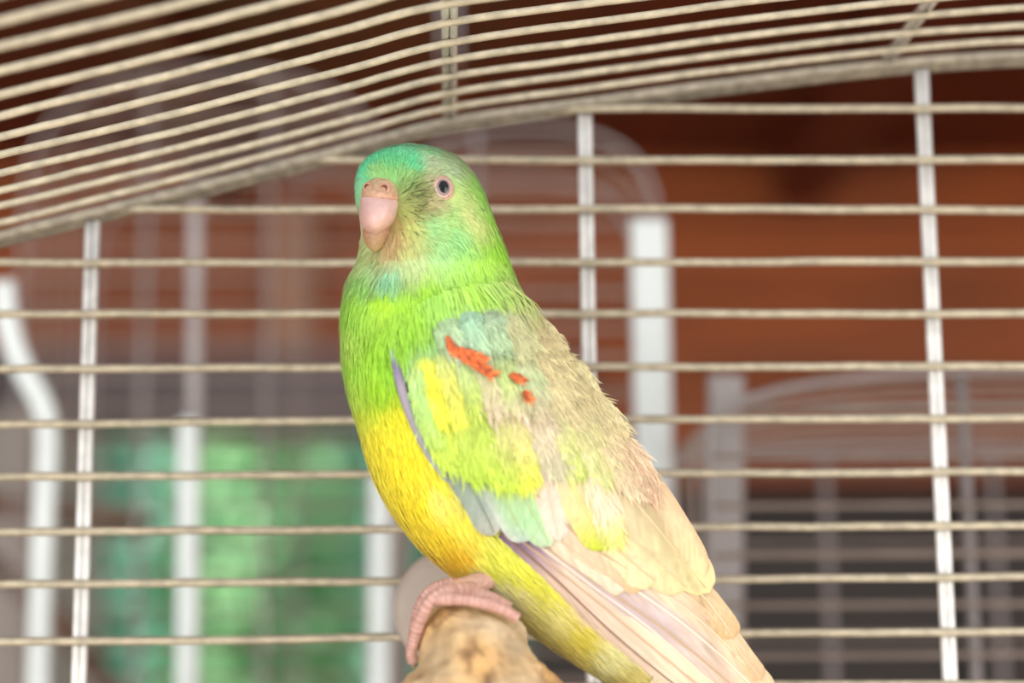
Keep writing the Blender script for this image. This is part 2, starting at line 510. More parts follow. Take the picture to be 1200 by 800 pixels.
# ------------------------------------------------------------------ the perch
PERCH = mat('weathered_branch_wood', (0, 0, 0), 0.8, attr='tint', vary=0.25, scale=260, bump=0.5)
def loft_px(st, nu, nt, Yc, wrapcol=None, power=2.0):
    """st rows: Lx, Ly, Rx, Ry, half depth (m), depth shift (m); first and last rows are poles"""
    st = catmull(np.array(st, float), nu)
    t = np.linspace(0, 2 * np.pi, nt, endpoint=False)
    ct, sn = np.cos(t), np.sin(t)
    ct = np.sign(ct) * np.abs(ct) ** (2 / power)
    sn = np.sign(sn) * np.abs(sn) ** (2 / power)
    mx, my = (st[:, 0] + st[:, 2]) / 2, (st[:, 1] + st[:, 3]) / 2
    hx, hy = (st[:, 2] - st[:, 0]) / 2, (st[:, 3] - st[:, 1]) / 2
    px = mx[:, None] + hx[:, None] * ct
    py = my[:, None] + hy[:, None] * ct
    Y = Yc + st[:, 5][:, None] + st[:, 4][:, None] * sn
    return px, py, Y

pst = [(532, 706, 548, 706, 0.002, 0.003), (509, 711, 580, 712, 0.008, 0.002), (501, 721, 602, 724, 0.0105, 0.001), (495, 735, 612, 737, 0.0118, 0), (495, 750, 616, 750, 0.012, -0.001), (494, 765, 624, 765, 0.0125, -0.002),
       (487, 782, 640, 782, 0.013, -0.003), (470, 800, 657, 800, 0.014, -0.004), (448, 830, 690, 830, 0.016, -0.004), (440, 870, 705, 870, 0.016, -0.004), (450, 930, 700, 930, 0.015, -0.004), (470, 1100, 690, 1100, 0.015, -0.004), (475, 1300, 690, 1300, 0.015, 0), (480, 1800, 690, 1800, 0.015, 0)]
px, py, Yv = loft_px(pst, 120, 72, 0.424)
V = UA(px, py, Yv)
from mathutils import noise as mnoise
nrm = V - V.mean(1, keepdims=True)
nrm /= np.maximum(np.linalg.norm(nrm, axis=-1, keepdims=True), 1e-6)
cols = np.zeros(V.shape)
for i in range(V.shape[0]):
    for j in range(V.shape[1]):
        p = Vector(V[i, j])
        n1 = mnoise.fractal(p * 130, 1.0, 2.0, 4)
        n2 = mnoise.noise(Vector((p.x * 260, p.y * 260, p.z * 50)))
        n3 = mnoise.noise(p * 90 + Vector((9, 3, 1)))
        V[i, j] += nrm[i, j] * (0.0014 * n1 + 0.0009 * n2)
        tcol = np.array([206, 172, 126.]) + 20 * n1 + np.array([10, 0, -12.]) * np.clip(n3 * 2.2, -1, 1) + 10 * n2
        dk_ = np.clip(1 - abs(mnoise.noise(Vector((p.x * 230 + 3, p.y * 230, p.z * 95 + 6)))) * 7, 0, 1) * 0.6 * np.clip(0.5 + 1.5 * n3, 0, 1)
        dk_ = max(dk_, 0.8 * np.clip(mnoise.noise(Vector((p.x * 260, p.y * 260, p.z * 120)) + Vector((2, 7, 5))) * 3 - 1.0, 0, 1))
        tcol = tcol * (1 - dk_) + np.array([112, 78, 52.]) * dk_
        cols[i, j] = lin(tcol)
nu_, nt_ = V.shape[:2]
Fs = [tuple(f) for f in grid_faces(nu_, nt_, True)] + [tuple(range(nt_))[::-1], tuple((nu_ - 1) * nt_ + i for i in range(nt_))]
perch = empty('branch_perch', (float(U(560, 760, 0.424)[0]), 0.424, 1.1), 'knobbly weathered pale brown branch perch under the parrot\'s foot', 'perch')
Vp = V.reshape(-1, 3)
Vp[:, 2] = np.maximum(Vp[:, 2], 1.1465)
mesh('branch', Vp, Fs, PERCH, perch, colors=cols.reshape(-1, 3))
arm = catmull([U(556, 756, 0.424), U(548, 752, 0.455), U(540, 742, 0.482)], 12)
Va, Fa = tube_data(arm, np.linspace(0.0085, 0.008, 12), 16)
mesh('side_stub', Va, Fa, PERCH, perch, colors=np.tile(lin((176, 142, 104)), (len(Va), 1)))

# ------------------------------------------------------------------ the parrot
BY = 0.440
body_st = [
 (474, 168, 482, 167.5, 0.0010, -0.0005), (455, 172, 504, 171, 0.0065, -0.0005), (437, 180, 530, 180, 0.0105, -0.001), (424, 193, 549, 196, 0.0135, -0.001), (418, 211, 562, 215, 0.0152, -0.001),
 (418, 232, 571, 236, 0.0160, -0.001), (421, 255, 579, 258, 0.0163, -0.001), (423, 280, 588, 281, 0.0165, -0.001), (419, 303, 596, 305, 0.0172, 0), (410, 325, 606, 330, 0.0185, 0), (402.5, 355, 620, 356, 0.0205, 0.001),
 (400.5, 390, 637, 385, 0.0225, 0.001), (402, 425, 655, 410, 0.0235, 0.002), (408, 460, 676, 436, 0.024, 0.002), (418, 495, 697, 465, 0.024, 0.002), (428, 530, 718, 498, 0.0238, 0.002),
 (441, 565, 737, 530, 0.0232, 0.002), (459, 598, 754, 562, 0.0222, 0.002), (483, 630, 770, 592, 0.021, 0.002), (512, 658, 786, 620, 0.0195, 0.002), (545, 683, 800, 646, 0.0178, 0.002), (580, 708, 813, 670, 0.016, 0.002),
 (615, 734, 824, 694, 0.014, 0.002), (652, 760, 832, 720, 0.012, 0.002), (692, 786, 842, 752, 0.010, 0.002), (735, 812, 850, 785, 0.008, 0.002), (785, 842, 862, 820, 0.006, 0.002), (850, 880, 885, 866, 0.003, 0.002), (890, 905, 895, 902, 0.001, 0.002)]
NU, NT = 260, 128
bpx, bpy_, bY = loft_px(body_st, NU, NT, BY, power=2.15)

CP = np.array([
 # head
 (425,200,92,215,162),(436,187,86,208,150),(455,180,100,212,150),(470,178,118,214,158),(480,195,98,212,150),(460,195,105,210,140),(500,178,150,212,150),(516,184,178,205,150),(500,190,186,196,158),(525,195,182,206,160),
 (420,215,130,215,160),(440,203,160,212,130),(455,206,150,205,120),(470,208,145,198,118),(540,190,178,206,140),(555,205,165,222,110),(562,225,160,226,95),(574,250,165,230,80),(585,285,170,235,72),(548,232,196,216,135),
 (545,248,216,222,146),(560,258,205,222,135),(555,240,180,220,120),(486,226,128,134,78),(478,216,140,170,100),(490,241,140,140,88),(480,235,140,150,90),(500,215,176,176,130),(500,236,186,174,130),(472,245,170,178,100),
 (474,265,196,206,118),(500,262,162,212,138),(530,275,158,220,140),(510,290,166,214,142),(540,298,168,226,115),(470,285,204,210,134),(450,303,200,196,140),(482,302,194,214,150),(565,310,176,232,90),(525,255,176,214,130),
 (440,312,174,214,144),(455,318,150,214,166),(430,322,162,220,115),(446,304,120,118,72),(462,276,186,150,108),(456,290,190,160,116),(468,262,176,150,98),(424,300,176,196,124),(415,262,190,190,140),
 # chest
 (418,350,168,226,78),(450,342,182,230,62),(500,338,176,230,76),(545,330,180,230,92),(575,330,182,226,110),(404,390,190,232,96),(420,420,170,226,70),(450,400,164,222,62),(480,370,166,222,72),(440,440,170,222,54),(510,352,170,224,100),(470,350,172,226,66),(410,445,190,230,80),
 (424,478,222,234,66),(440,500,252,236,58),(460,478,238,234,58),(470,530,254,234,52),(485,575,251,228,46),(510,540,253,238,66),(500,612,249,220,52),(521,640,246,200,48),(535,600,251,236,86),(503,572,253,242,120),  # palest yellow point is a highlight put into the belly colour
 (560,650,233,235,92),(572,640,229,232,86),(545,666,236,234,160),(590,690,233,226,160),(620,680,226,222,86),(600,660,230,230,78),(630,710,231,222,138),(660,730,221,206,78),(650,748,226,210,108),(690,760,216,212,150),(705,785,190,174,92),(745,800,200,184,110),(560,680,236,234,190),
 # wing and back
 (500,395,186,226,166),(540,372,186,214,172),(570,362,188,206,160),(600,362,210,206,156),(585,345,196,210,130),(640,400,217,206,156),(620,440,220,206,160),(660,440,226,209,160),(690,480,231,213,166),(640,480,216,197,160),(720,530,232,212,176),
 (748,535,217,182,152),(760,590,236,216,170),(800,640,236,222,164),(822,682,240,232,170),(500,470,242,240,72),(560,500,206,226,84),(590,525,206,228,76),(540,440,202,226,112),(575,455,216,206,166),(640,530,217,201,172),(655,508,206,226,112),
 (690,522,206,226,110),(680,560,216,224,150),(705,580,226,206,166),(690,612,202,212,64),(560,570,170,186,160),(610,600,178,212,164),(640,600,222,204,184),(700,660,222,196,160),(740,640,236,218,168),(620,655,226,220,100),(680,700,224,198,178),(760,720,224,200,172),(830,760,226,196,150)], float)
def colf(x, y, sharp=2.0):
    x = np.asarray(x, float).ravel(); y = np.asarray(y, float).ravel()
    out = np.zeros((len(x), 3))
    CL = CP[:, 2:5]
    for s in range(0, len(x), 20000):
        d2 = (x[s:s + 20000, None] - CP[:, 0]) ** 2 + (y[s:s + 20000, None] - CP[:, 1]) ** 2
        w = 1.0 / (d2 + 30.0) ** sharp
        out[s:s + 20000] = (w @ CL) / w.sum(1, keepdims=True)
    return lin(out)

PLUME = mat('parrot_plumage', (0, 0, 0), 0.75, attr='tint', vary=0.12, scale=500, sheen=0.15, spec=0.2)
FEATH = mat('parrot_flight_feather', (0, 0, 0), 0.6, attr='tint', vary=0.02, scale=700, spec=0.3, trans=0.15)
SKIN = mat('parrot_skin', (0, 0, 0), 0.5, attr='tint', vary=0.2, scale=900, bump=0.3)
HORN = mat('parrot_beak_horn', (0, 0, 0), 0.32, attr='tint', vary=0.12, scale=300, bump=0.05, coat=0.2)
EYEM = mat('parrot_eye', (0, 0, 0), 0.05, attr='tint', vary=0.02, scale=300, coat=0.0)

base = U(560, 700, 0.43)
parrot = empty('parrot', tuple(base), 'lime and yellow parrot with beige wings perched in the wire cage', 'parrot')
Vb = UA(bpx, bpy_, bY)
# body sits a little under the strands of plumage
cb = colf(bpx, bpy_)
Fs = [tuple(f) for f in grid_faces(NU, NT, True)] + [tuple(range(NT))[::-1], tuple((NU - 1) * NT + i for i in range(NT))]
mesh('body', Vb.reshape(-1, 3), Fs, PLUME, parrot, colors=cb)

# near-side depth of the body as a function of the position along and across it
near = np.arange(NT // 2 + 2, NT - 2)
tx, ty, tY = bpx[::2][:, near].ravel(), bpy_[::2][:, near].ravel(), bY[::2][:, near].ravel()
def surfY(x, y):
    x = np.asarray(x, float); y = np.asarray(y, float)
    sh = x.shape
    xf, yf = x.ravel(), y.ravel()
    out = np.zeros(len(xf))
    for s in range(0, len(xf), 1500):
        d2 = (xf[s:s + 1500, None] - tx) ** 2 + (yf[s:s + 1500, None] - ty) ** 2
        idx = np.argpartition(d2, 6, axis=1)[:, :6]
        dd = np.take_along_axis(d2, idx, 1)
        w = 1 / (dd + 4.0)
        out[s:s + 1500] = (w * tY[idx]).sum(1) / w.sum(1)
    return out.reshape(sh)

# ---- strands of soft plumage
def strands(name, n, region, off, length, width, lift, bright=(0.92, 1.16), seed=1):
    r = np.random.default_rng(seed)
    du = np.gradient(bpx, axis=0), np.gradient(bpy_, axis=0)
    area = np.linalg.norm(np.cross(np.gradient(Vb, axis=0), np.gradient(Vb, axis=1)), axis=-1)
    p = (area * region(bpx, bpy_, bY)).ravel()
    p /= p.sum()
    idx = r.choice(len(p), n, p=p)
    i, j = np.unravel_index(idx, area.shape)
    P = Vb[i, j].copy()
    gu, gv = np.gradient(Vb, axis=0)[i, j], np.gradient(Vb, axis=1)[i, j]
    P += gu * r.uniform(-0.5, 0.5, (n, 1)) + gv * r.uniform(-0.5, 0.5, (n, 1))
    nr = np.cross(gv, gu)
    nr /= np.maximum(np.linalg.norm(nr, axis=1, keepdims=True), 1e-9)
    cen = Vb.mean(1)[i]
    nr *= np.sign(((P - cen) * nr).sum(1))[:, None]
    gx, gy = bpx[i, j], bpy_[i, j]
    T = gu / np.maximum(np.linalg.norm(gu, axis=1, keepdims=True), 1e-9)
    # on the face the feathers lie away from the beak
    bk = U(446, 232, 0.42)
    rad = P - bk
    dist = np.linalg.norm(rad, axis=1, keepdims=True)
    w = np.clip((0.026 - dist) / 0.012, 0, 1)
    T = T * (1 - w) + (rad / dist) * w
    T -= nr * (T * nr).sum(1, keepdims=True)
    T += r.normal(0, 0.10, (n, 3))
    T -= nr * (T * nr).sum(1, keepdims=True)
    T /= np.maximum(np.linalg.norm(T, axis=1, keepdims=True), 1e-9)
    S_ = np.cross(nr, T)
    L_ = (length(gx, gy) * r.uniform(0.7, 1.25, n))[:, None]
    Wd = (width * r.uniform(0.6, 1.3, n))[:, None]
    o0 = off(gx, gy)[:, None]
    lf = (lift * r.uniform(0.3, 1.4, n))[:, None]
    P = P + nr * o0
    a = P - S_ * Wd * 0.5
    b = P + S_ * Wd * 0.5
    m = P + T * L_ * 0.55 + nr * lf * L_ * 0.75
    c_, d_ = m + S_ * Wd * 0.45, m - S_ * Wd * 0.45
    tip = P + T * L_ + nr * lf * L_ * 0.8 + S_ * Wd * r.normal(0, 0.6, (n, 1))
    V = np.stack([a, b, c_, d_, tip], 1).reshape(-1, 3)
    q = np.arange(n) * 5
    Fq = np.stack([q, q + 1, q + 2, q + 3], 1)
    Ft = np.stack([q + 3, q + 2, q + 4], 1)
    # colour taken where the strand grows, with light and dark barbs
    base_c = colf(gx + r.normal(0, 2.5, n), gy + r.normal(0, 2.5, n))
    v = r.uniform(bright[0], bright[1], n)[:, None]
    cc = np.clip(base_c * v, 0, 1)
    fleck = (r.uniform(size=n) < 0.25 * np.exp(-(((gx - 484) / 17) ** 2 + ((gy - 230) / 20) ** 2)))[:, None]
    cc = np.where(fleck, cc * 0.35, cc)
    cc = np.repeat(cc, 5, axis=0)
    me = bpy.data.meshes.new(name)
    me.from_pydata(V.tolist(), [], Fq.tolist() + Ft.tolist())
    at = me.color_attributes.new('tint', 'FLOAT_COLOR', 'POINT')
    at.data.foreach_set('color', np.hstack([cc, np.ones((len(cc), 1))]).astype(np.float32).ravel())
    o = link(name, me, PLUME, parrot)
    o['kind'] = 'stuff'
    return o

def inpoly(x, y, poly):
    x = np.asarray(x); y = np.asarray(y)
    c = np.zeros(x.shape, bool)
    n = len(poly)
    for k in range(n):
        x1, y1 = poly[k]; x2, y2 = poly[(k + 1) % n]
        hit = ((y1 > y) != (y2 > y)) & (x < (x2 - x1) * (y - y1) / (y2 - y1 + 1e-9) + x1)
        c ^= hit
    return c
WING = [(462, 404), (484, 388), (520, 366), (560, 352), (600, 350), (640, 395), (685, 440), (735, 520), (790, 612), (832, 690), (900, 800), (900, 900), (800, 800), (700, 722), (640, 672), (590, 630), (555, 598), (515, 552), (488, 500), (468, 440)]
def reg_body(x, y, Y):
    nearside = Y < BY + 0.004
    w = np.where(nearside & inpoly(x, y, WING) & ~inpoly(x, y, [(585, 340), (625, 345), (700, 458), (745, 520), (715, 515), (650, 462), (606, 408)]), 0.06, 1.0) * np.where(nearside, 1.0, 0.35)
    w = w * np.where(inpoly(x, y, [(420, 208), (460, 210), (466, 232), (462, 258), (448, 292), (434, 294), (420, 268)]) & nearside, 0.0, 1.0)
    w = w * np.where((((x - 519) / 15) ** 2 + ((y - 220) / 19) ** 2 < 1) & nearside, 0.0, 1.0)
    return w * np.where(y > 168, 1, 0)
def slen(x, y): return np.interp(y, [180, 270, 360, 600, 720], [0.0022, 0.0032, 0.0055, 0.0062, 0.0085])
strands('soft_plumage', 42000, reg_body, lambda x, y: np.full(np.shape(x), 0.0), slen, 0.00040, 0.085)

strands('head_plumage', 11000, lambda x, y, Y: reg_body(x, y, Y) * (y < 330), lambda x, y: np.full(np.shape(x), -0.0002), lambda x, y: slen(x, y) * 1.1, 0.00032, 0.13, bright=(0.82, 1.22), seed=3)
# ---- feathers of the wing and tail, each a curved vane laid over the body
def feather(name, spine, w, off, c_base, c_tip, c_edge=None, camber=0.0007, tipr=0.16, basew=0.55, shaft=None, asym=0.0, mid=None, fray=0.0, nl=26, nw=11, edge_side=1, streak=0.07):
    sp = catmull(spine, nl)
    tg = np.gradient(sp, axis=0)
    tg /= np.linalg.norm(tg, axis=1)[:, None]
    nn = np.stack([-tg[:, 1], tg[:, 0]], -1)
    s = np.linspace(0, 1, nl)
    prof_ = np.minimum(1, basew + (1 - basew) * np.clip(s / 0.35, 0, 1)) * np.sqrt(np.clip(1 - np.clip((s - (1 - tipr)) / tipr, 0, 1) ** 2.2, 0, 1))
    prof_[-1] = 0.04
    q = np.linspace(-1, 1, nw)
    half = w / 2
    X = sp[:, 0:1] + nn[:, 0:1] * half * prof_[:, None] * (q + asym)[None, :]
    Yp = sp[:, 1:2] + nn[:, 1:2] * half * prof_[:, None] * (q + asym)[None, :]
    if fray:
        jt = rng.normal(0, fray, (nl, nw)) * (np.abs(q)[None, :] > 0.95) + rng.normal(0, fray * 1.5, (nl, nw)) * (s[:, None] > 0.9)
        X += jt * tg[:, 0:1]; Yp += jt * tg[:, 1:2]
    o0, o1 = off if isinstance(off, tuple) else (off, off)
    D = surfY(X, Yp) - (o0 + (o1 - o0) * np.minimum(1, s[:, None] / 0.3) ** 0.7) + camber * (q ** 2)[None, :] - 0.00015
    P = UA(X, Yp, D)
    cb_, ct_ = np.array(c_base, float), np.array(c_tip, float)
    ss = s[:, None, None]
    if mid is not None:
        pm, cm = mid
        cm = np.array(cm, float)
        C = np.where(ss < pm, cb_ + (cm - cb_) * np.clip(ss / pm, 0, 1), cm + (ct_ - cm) * np.clip((ss - pm) / (1 - pm), 0, 1))
    else:
        C = cb_ + (ct_ - cb_) * ss
    C = np.broadcast_to(C, (nl, nw, 3)).copy()
    if c_edge is not None:
        e = np.clip((edge_side * q - 0.35) / 0.65, 0, 1)[None, :, None]
        C = C * (1 - e) + np.array(c_edge, float) * e
    # barbs: fine streaks slanting from the shaft to the edge
    br = rng.normal(0, 1, 400)
    ph = (s[:, None] * 60 - np.abs(q)[None, :] * 9 + 40).astype(int) % 400
    C = C * (1 + streak * 0.5 * br[ph][..., None])
    Cl = lin(np.clip(C, 0, 255))
    if fray > 0.9:
        (RED if name == 'red_feather' else VANES).append((P, Cl))
    o = mesh(name, P.reshape(-1, 3), grid_faces(nl, nw), FEATH, parrot, colors=Cl.reshape(-1, 3))
    if shaft is not None:
        q0 = nw // 2
        sp3 = P[:-1, q0].copy()
        sp3[:, 1] -= 0.00012
        Vs, Fz = tube_data(sp3, np.linspace(0.00032, 0.00012, nl - 1), 6)
        mesh('shaft', Vs, Fz, FEATH, o, colors=np.tile(lin(shaft), (len(Vs), 1)))
    return o

VANES, RED = [], []
# loose barbs over the coverts and scapulars
def barbs(name, vanes, per, length, width, seed=5):
    r = np.random.default_rng(seed)
    Vs, Cs = [], []
    for P, Cl in vanes:
        nl, nw = P.shape[:2]
        n = max(20, int(per * nl * nw / 286))
        i = r.integers(1, nl - 1, n); j = r.integers(0, nw, n)
        p = P[i, j]
        T = P[i + 1, nw // 2] - P[i, nw // 2]
        T = T / np.maximum(np.linalg.norm(T, axis=1, keepdims=True), 1e-9)
        T = T + r.normal(0, 0.16, (n, 3)) * np.array([1, 0.3, 1])
        q = (j / (nw - 1) - 0.5)[:, None]
        side = P[i, -1] - P[i, 0]
        side = side / np.maximum(np.linalg.norm(side, axis=1, keepdims=True), 1e-9)
        T = T + side * q * 0.5
        T /= np.linalg.norm(T, axis=1, keepdims=True)
        L_ = (length * r.uniform(0.5, 1.4, n))[:, None]
        Wd = (width * r.uniform(0.5, 1.4, n))[:, None]
        sd = np.stack([-T[:, 2], np.zeros(n), T[:, 0]], -1)
        p = p - np.array([0, 1, 0]) * r.uniform(0.00005, 0.0004, (n, 1))
        m = p + T * L_ * 0.55 - np.array([0, 1, 0]) * 0.05 * L_
        tip = p + T * L_ + np.array([0, 1, 0]) * 0.02 * L_ + sd * Wd * r.normal(0, 1, (n, 1))
        Vs.append(np.stack([p - sd * Wd / 2, p + sd * Wd / 2, m + sd * Wd * 0.4, m - sd * Wd * 0.4, tip], 1).reshape(-1, 3))
        c = np.clip(Cl[i, j] * r.uniform(0.86, 1.14, n)[:, None], 0, 1)
        Cs.append(np.repeat(c, 5, axis=0))
    V = np.concatenate(Vs); C = np.concatenate(Cs)
    q = np.arange(len(V) // 5) * 5
    me = bpy.data.meshes.new(name)
    me.from_pydata(V.tolist(), [], np.stack([q, q + 1, q + 2, q + 3], 1).tolist() + np.stack([q + 3, q + 2, q + 4], 1).tolist())
    at = me.color_attributes.new('tint', 'FLOAT_COLOR', 'POINT')
    at.data.foreach_set('color', np.hstack([C, np.ones((len(C), 1))]).astype(np.float32).ravel())
    o = link(name, me, PLUME, parrot)
    o['kind'] = 'stuff'
CRM = (246, 232, 212)
# tail, mostly below the frame
feather('tail_feather', [(745, 800), (810, 850), (900, 930)], 40, 0.0005, (214, 200, 150), (200, 180, 140))
feather('tail_feather', [(765, 795), (820, 840), (930, 930)], 44, 0.001, (214, 196, 160), (205, 182, 146))
# primaries
feather('primary_feather', [(588, 624), (650, 676), (720, 742), (790, 800), (870, 860)], 22, 0.0012, (122, 98, 140), (220, 196, 170), mid=(0.24, (224, 198, 180)), shaft=(150, 120, 100), asym=0.1)
feather('primary_feather', [(592, 618), (660, 672), (740, 738), (815, 800), (890, 860)], 27, 0.0016, (108, 82, 132), (236, 210, 176), mid=(0.26, (226, 200, 182)), shaft=(206, 178, 150))
feather('primary_feather', [(610, 622), (680, 676), (760, 735), (835, 800), (900, 855)], 30, 0.0020, (100, 76, 124), (240, 216, 178), mid=(0.2, (230, 206, 186)), shaft=CRM)
feather('primary_feather', [(640, 640), (710, 690), (780, 738), (850, 796), (910, 850)], 30, 0.0024, (206, 182, 174), (230, 204, 166), mid=(0.4, (196, 176, 180)), shaft=(206, 176, 136))
feather('primary_feather', [(665, 640), (740, 688), (806, 735), (866, 788), (915, 840)], 30, 0.0029, (214, 190, 174), (226, 198, 156), mid=(0.4, (204, 184, 182)), shaft=(252, 240, 218))
feather('primary_feather', [(690, 645), (770, 690), (828, 733), (880, 786), (905, 815)], 28, 0.0033, (220, 198, 170), (216, 186, 146), mid=(0.5, (222, 198, 172)), shaft=(240, 220, 190))
feather('primary_feather', [(730, 650), (795, 690), (840, 728), (876, 775), (893, 797)], 24, 0.0037, (226, 204, 176), (208, 176, 134), mid=(0.5, (220, 192, 160)), shaft=(236, 212, 178))
feather('primary_feather', [(770, 660), (815, 690), (843, 722), (860, 748)], 30, 0.0041, (226, 204, 170), (206, 172, 126), shaft=(240, 220, 190))
# secondaries: blunt beige feathers above the primaries
feather('secondary_feather', [(610, 590), (660, 635), (706, 668), (735, 690)], 32, 0.0036, (232, 214, 186), (230, 208, 184), shaft=(214, 190, 160), tipr=0.12)
feather('secondary_feather', [(630, 580), (680, 630), (725, 660), (760, 684)], 44, 0.0042, (226, 204, 178), (212, 178, 132), mid=(0.6, (216, 190, 158)), shaft=(196, 168, 136), tipr=0.12)
# tertials and long scapulars on the back
feather('tertial_feather', [(680, 560), (735, 625), (775, 662), (806, 690)], 52, 0.0046, (224, 204, 166), (228, 216, 160), c_edge=(224, 202, 154), shaft=(224, 204, 164), tipr=0.3)
feather('tertial_feather', [(700, 540), (755, 600), (800, 655), (832, 694)], 50, 0.0050, (222, 200, 164), (230, 218, 160), c_edge=(220, 196, 148), edge_side=-1, shaft=(230, 210, 168), tipr=0.3)
feather('tertial_feather', [(665, 570), (712, 630), (745, 662), (770, 682)], 46, 0.0046, (224, 206, 168), (224, 210, 164), shaft=(222, 200, 160), tipr=0.3)
feather('tertial_feather', [(722, 520), (765, 575), (800, 630), (826, 676)], 34, 0.0054, (218, 190, 160), (226, 212, 160), c_edge=(212, 180, 142), edge_side=-1, tipr=0.25)
# greater coverts: rounded grey-green feathers along the lower wing
feather('greater_covert', [(500, 480), (520, 530), (545, 572), (566, 604)], 26, 0.0028, (168, 152, 178), (162, 172, 170), mid=(0.5, (150, 158, 166)), tipr=0.3, shaft=(140, 146, 150))
feather('greater_covert', [(528, 525), (552, 570), (570, 604), (580, 627)], 38, 0.0034, (150, 170, 150), (186, 184, 172), mid=(0.6, (160, 172, 160)), tipr=0.35, shaft=(140, 150, 140))
feather('greater_covert', [(552, 520), (585, 575), (606, 612), (618, 634)], 40, 0.0039, (150, 166, 140), (178, 196, 190), mid=(0.6, (172, 206, 160)), c_edge=(200, 206, 200), tipr=0.35, shaft=(190, 214, 150))
feather('greater_covert', [(580, 520), (612, 578), (632, 614), (645, 640)], 42, 0.0044, (180, 200, 150), (196, 216, 182), mid=(0.6, (172, 212, 160)), c_edge=(220, 206, 190), edge_side=-1, tipr=0.35, shaft=(196, 214, 160))
feather('greater_covert', [(612, 480), (636, 550), (648, 598), (655, 634)], 38, 0.0048, (220, 198, 176), (228, 212, 196), tipr=0.35, shaft=(232, 216, 196), mid=(0.5, (222, 202, 182)))
feather('greater_covert', [(655, 540), (680, 588), (697, 618), (710, 644)], 46, 0.0052, (222, 206, 170), (196, 210, 56), mid=(0.5, (218, 208, 140)), tipr=0.35, fray=0.8, shaft=(226, 224, 150))
feather('greater_covert', [(682, 530), (702, 575), (714, 606), (722, 636)], 32, 0.0056, (236, 220, 190), (228, 228, 120), mid=(0.6, (242, 226, 196)), tipr=0.35, fray=1.0, shaft=(246, 236, 206))
# median coverts: yellow and lime
MED = [
 ([(500, 440), (512, 490), (524, 530), (534, 552)], 36, (222, 236, 96), (198, 226, 92)),
 ([(525, 440), (540, 500), (552, 540), (562, 568)], 38, (206, 220, 110), (190, 222, 80)),
 ([(550, 450), (566, 505), (578, 545), (586, 572)], 38, (196, 216, 104), (200, 226, 84)),
 ([(575, 455), (590, 510), (600, 548), (606, 574)], 40, (214, 200, 160), (196, 224, 70)),
 ([(595, 470), (610, 515), (616, 548), (620, 572)], 30, (222, 208, 170), (224, 232, 76)),
 ([(620, 470), (640, 510), (652, 540), (660, 562)], 40, (218, 200, 170), (214, 210, 176)),
 ([(640, 480), (662, 512), (674, 538), (682, 562)], 36, (216, 208, 160), (206, 222, 120)),
 ([(660, 480), (690, 515), (705, 545), (716, 570)], 40, (222, 212, 160), (218, 222, 150)),
 ([(690, 490), (718, 530), (735, 556), (750, 584)], 38, (230, 212, 168), (236, 216, 182)),
 ([(715, 500), (742, 535), (757, 562), (768, 590)], 28, (228, 204, 170), (220, 186, 156))]
for k, (sp, w, c1, c2) in enumerate(MED):
    feather('median_covert', sp, w, (0.0030, 0.0050 + 0.00016 * k), c1, c2, tipr=0.45, fray=1.2, streak=0.10)
LES = [
 ([(486, 396), (492, 440), (502, 490), (514, 528)], 32, (186, 226, 168), (200, 228, 110), (0.5, (190, 228, 140))),
 ([(494, 392), (500, 430), (510, 470), (520, 505)], 34, (186, 224, 160), (238, 240, 84), (0.4, (246, 242, 76))),
 ([(510, 388), (520, 425), (530, 460), (540, 500)], 32, (188, 214, 160), (238, 238, 92), (0.5, (226, 228, 120))),
 ([(530, 385), (541, 420), (552, 455), (560, 486)], 34, (188, 212, 170), (206, 226, 100), (0.5, (196, 214, 140))),
 ([(552, 390), (566, 430), (576, 462), (585, 490)], 36, (186, 212, 166), (224, 206, 176), (0.5, (212, 208, 160))),
 ([(575, 395), (590, 432), (600, 462), (608, 488)], 34, (196, 210, 160), (226, 208, 180), (0.5, (200, 218, 140))),
 ([(595, 400), (614, 435), (626, 462), (636, 490)], 34, (206, 206, 160), (220, 200, 168), (0.5, (200, 214, 166))),
 ([(515, 366), (524, 385), (532, 400), (540, 418)], 34, (190, 226, 170), (196, 208, 180), None),
 ([(540, 358), (550, 378), (558, 396), (566, 412)], 34, (176, 222, 190), (190, 214, 176), None),
 ([(562, 356), (576, 378), (586, 398), (594, 414)], 32, (186, 210, 176), (186, 212, 166), None),
 ([(585, 356), (602, 380), (614, 402), (622, 420)], 34, (208, 206, 156), (206, 206, 160), None)]
for k, (sp, w, c1, c2, md) in enumerate(LES):
    feather('lesser_covert', sp, w, (0.0004, 0.0060 + 0.00014 * k), c1, c2, tipr=0.45, fray=1.2, mid=md, streak=0.12, camber=0.0015)
SCA = [([(596, 366), (622, 398), (640, 428)], 34), ([(618, 366), (644, 402), (664, 434)], 32), ([(602, 395), (632, 432), (652, 468)], 36), ([(628, 398), (656, 436), (678, 470)], 34), ([(652, 410), (682, 450), (702, 484)], 32), ([(630, 430), (660, 470), (680, 504)], 36), ([(658, 444), (690, 484), (712, 516)], 34), ([(682, 452), (712, 490), (734, 524)], 30)]
for k, (sp, w) in enumerate(SCA):
    v = rng.uniform(-6, 6)
    feather('scapular_feather', sp, w, (0.0006, 0.0048 + 0.0001 * k), (214 + v, 204 + v, 154 + v), (224 + v, 208 + v, 164 + v), tipr=0.45, fray=1.0, streak=0.10)
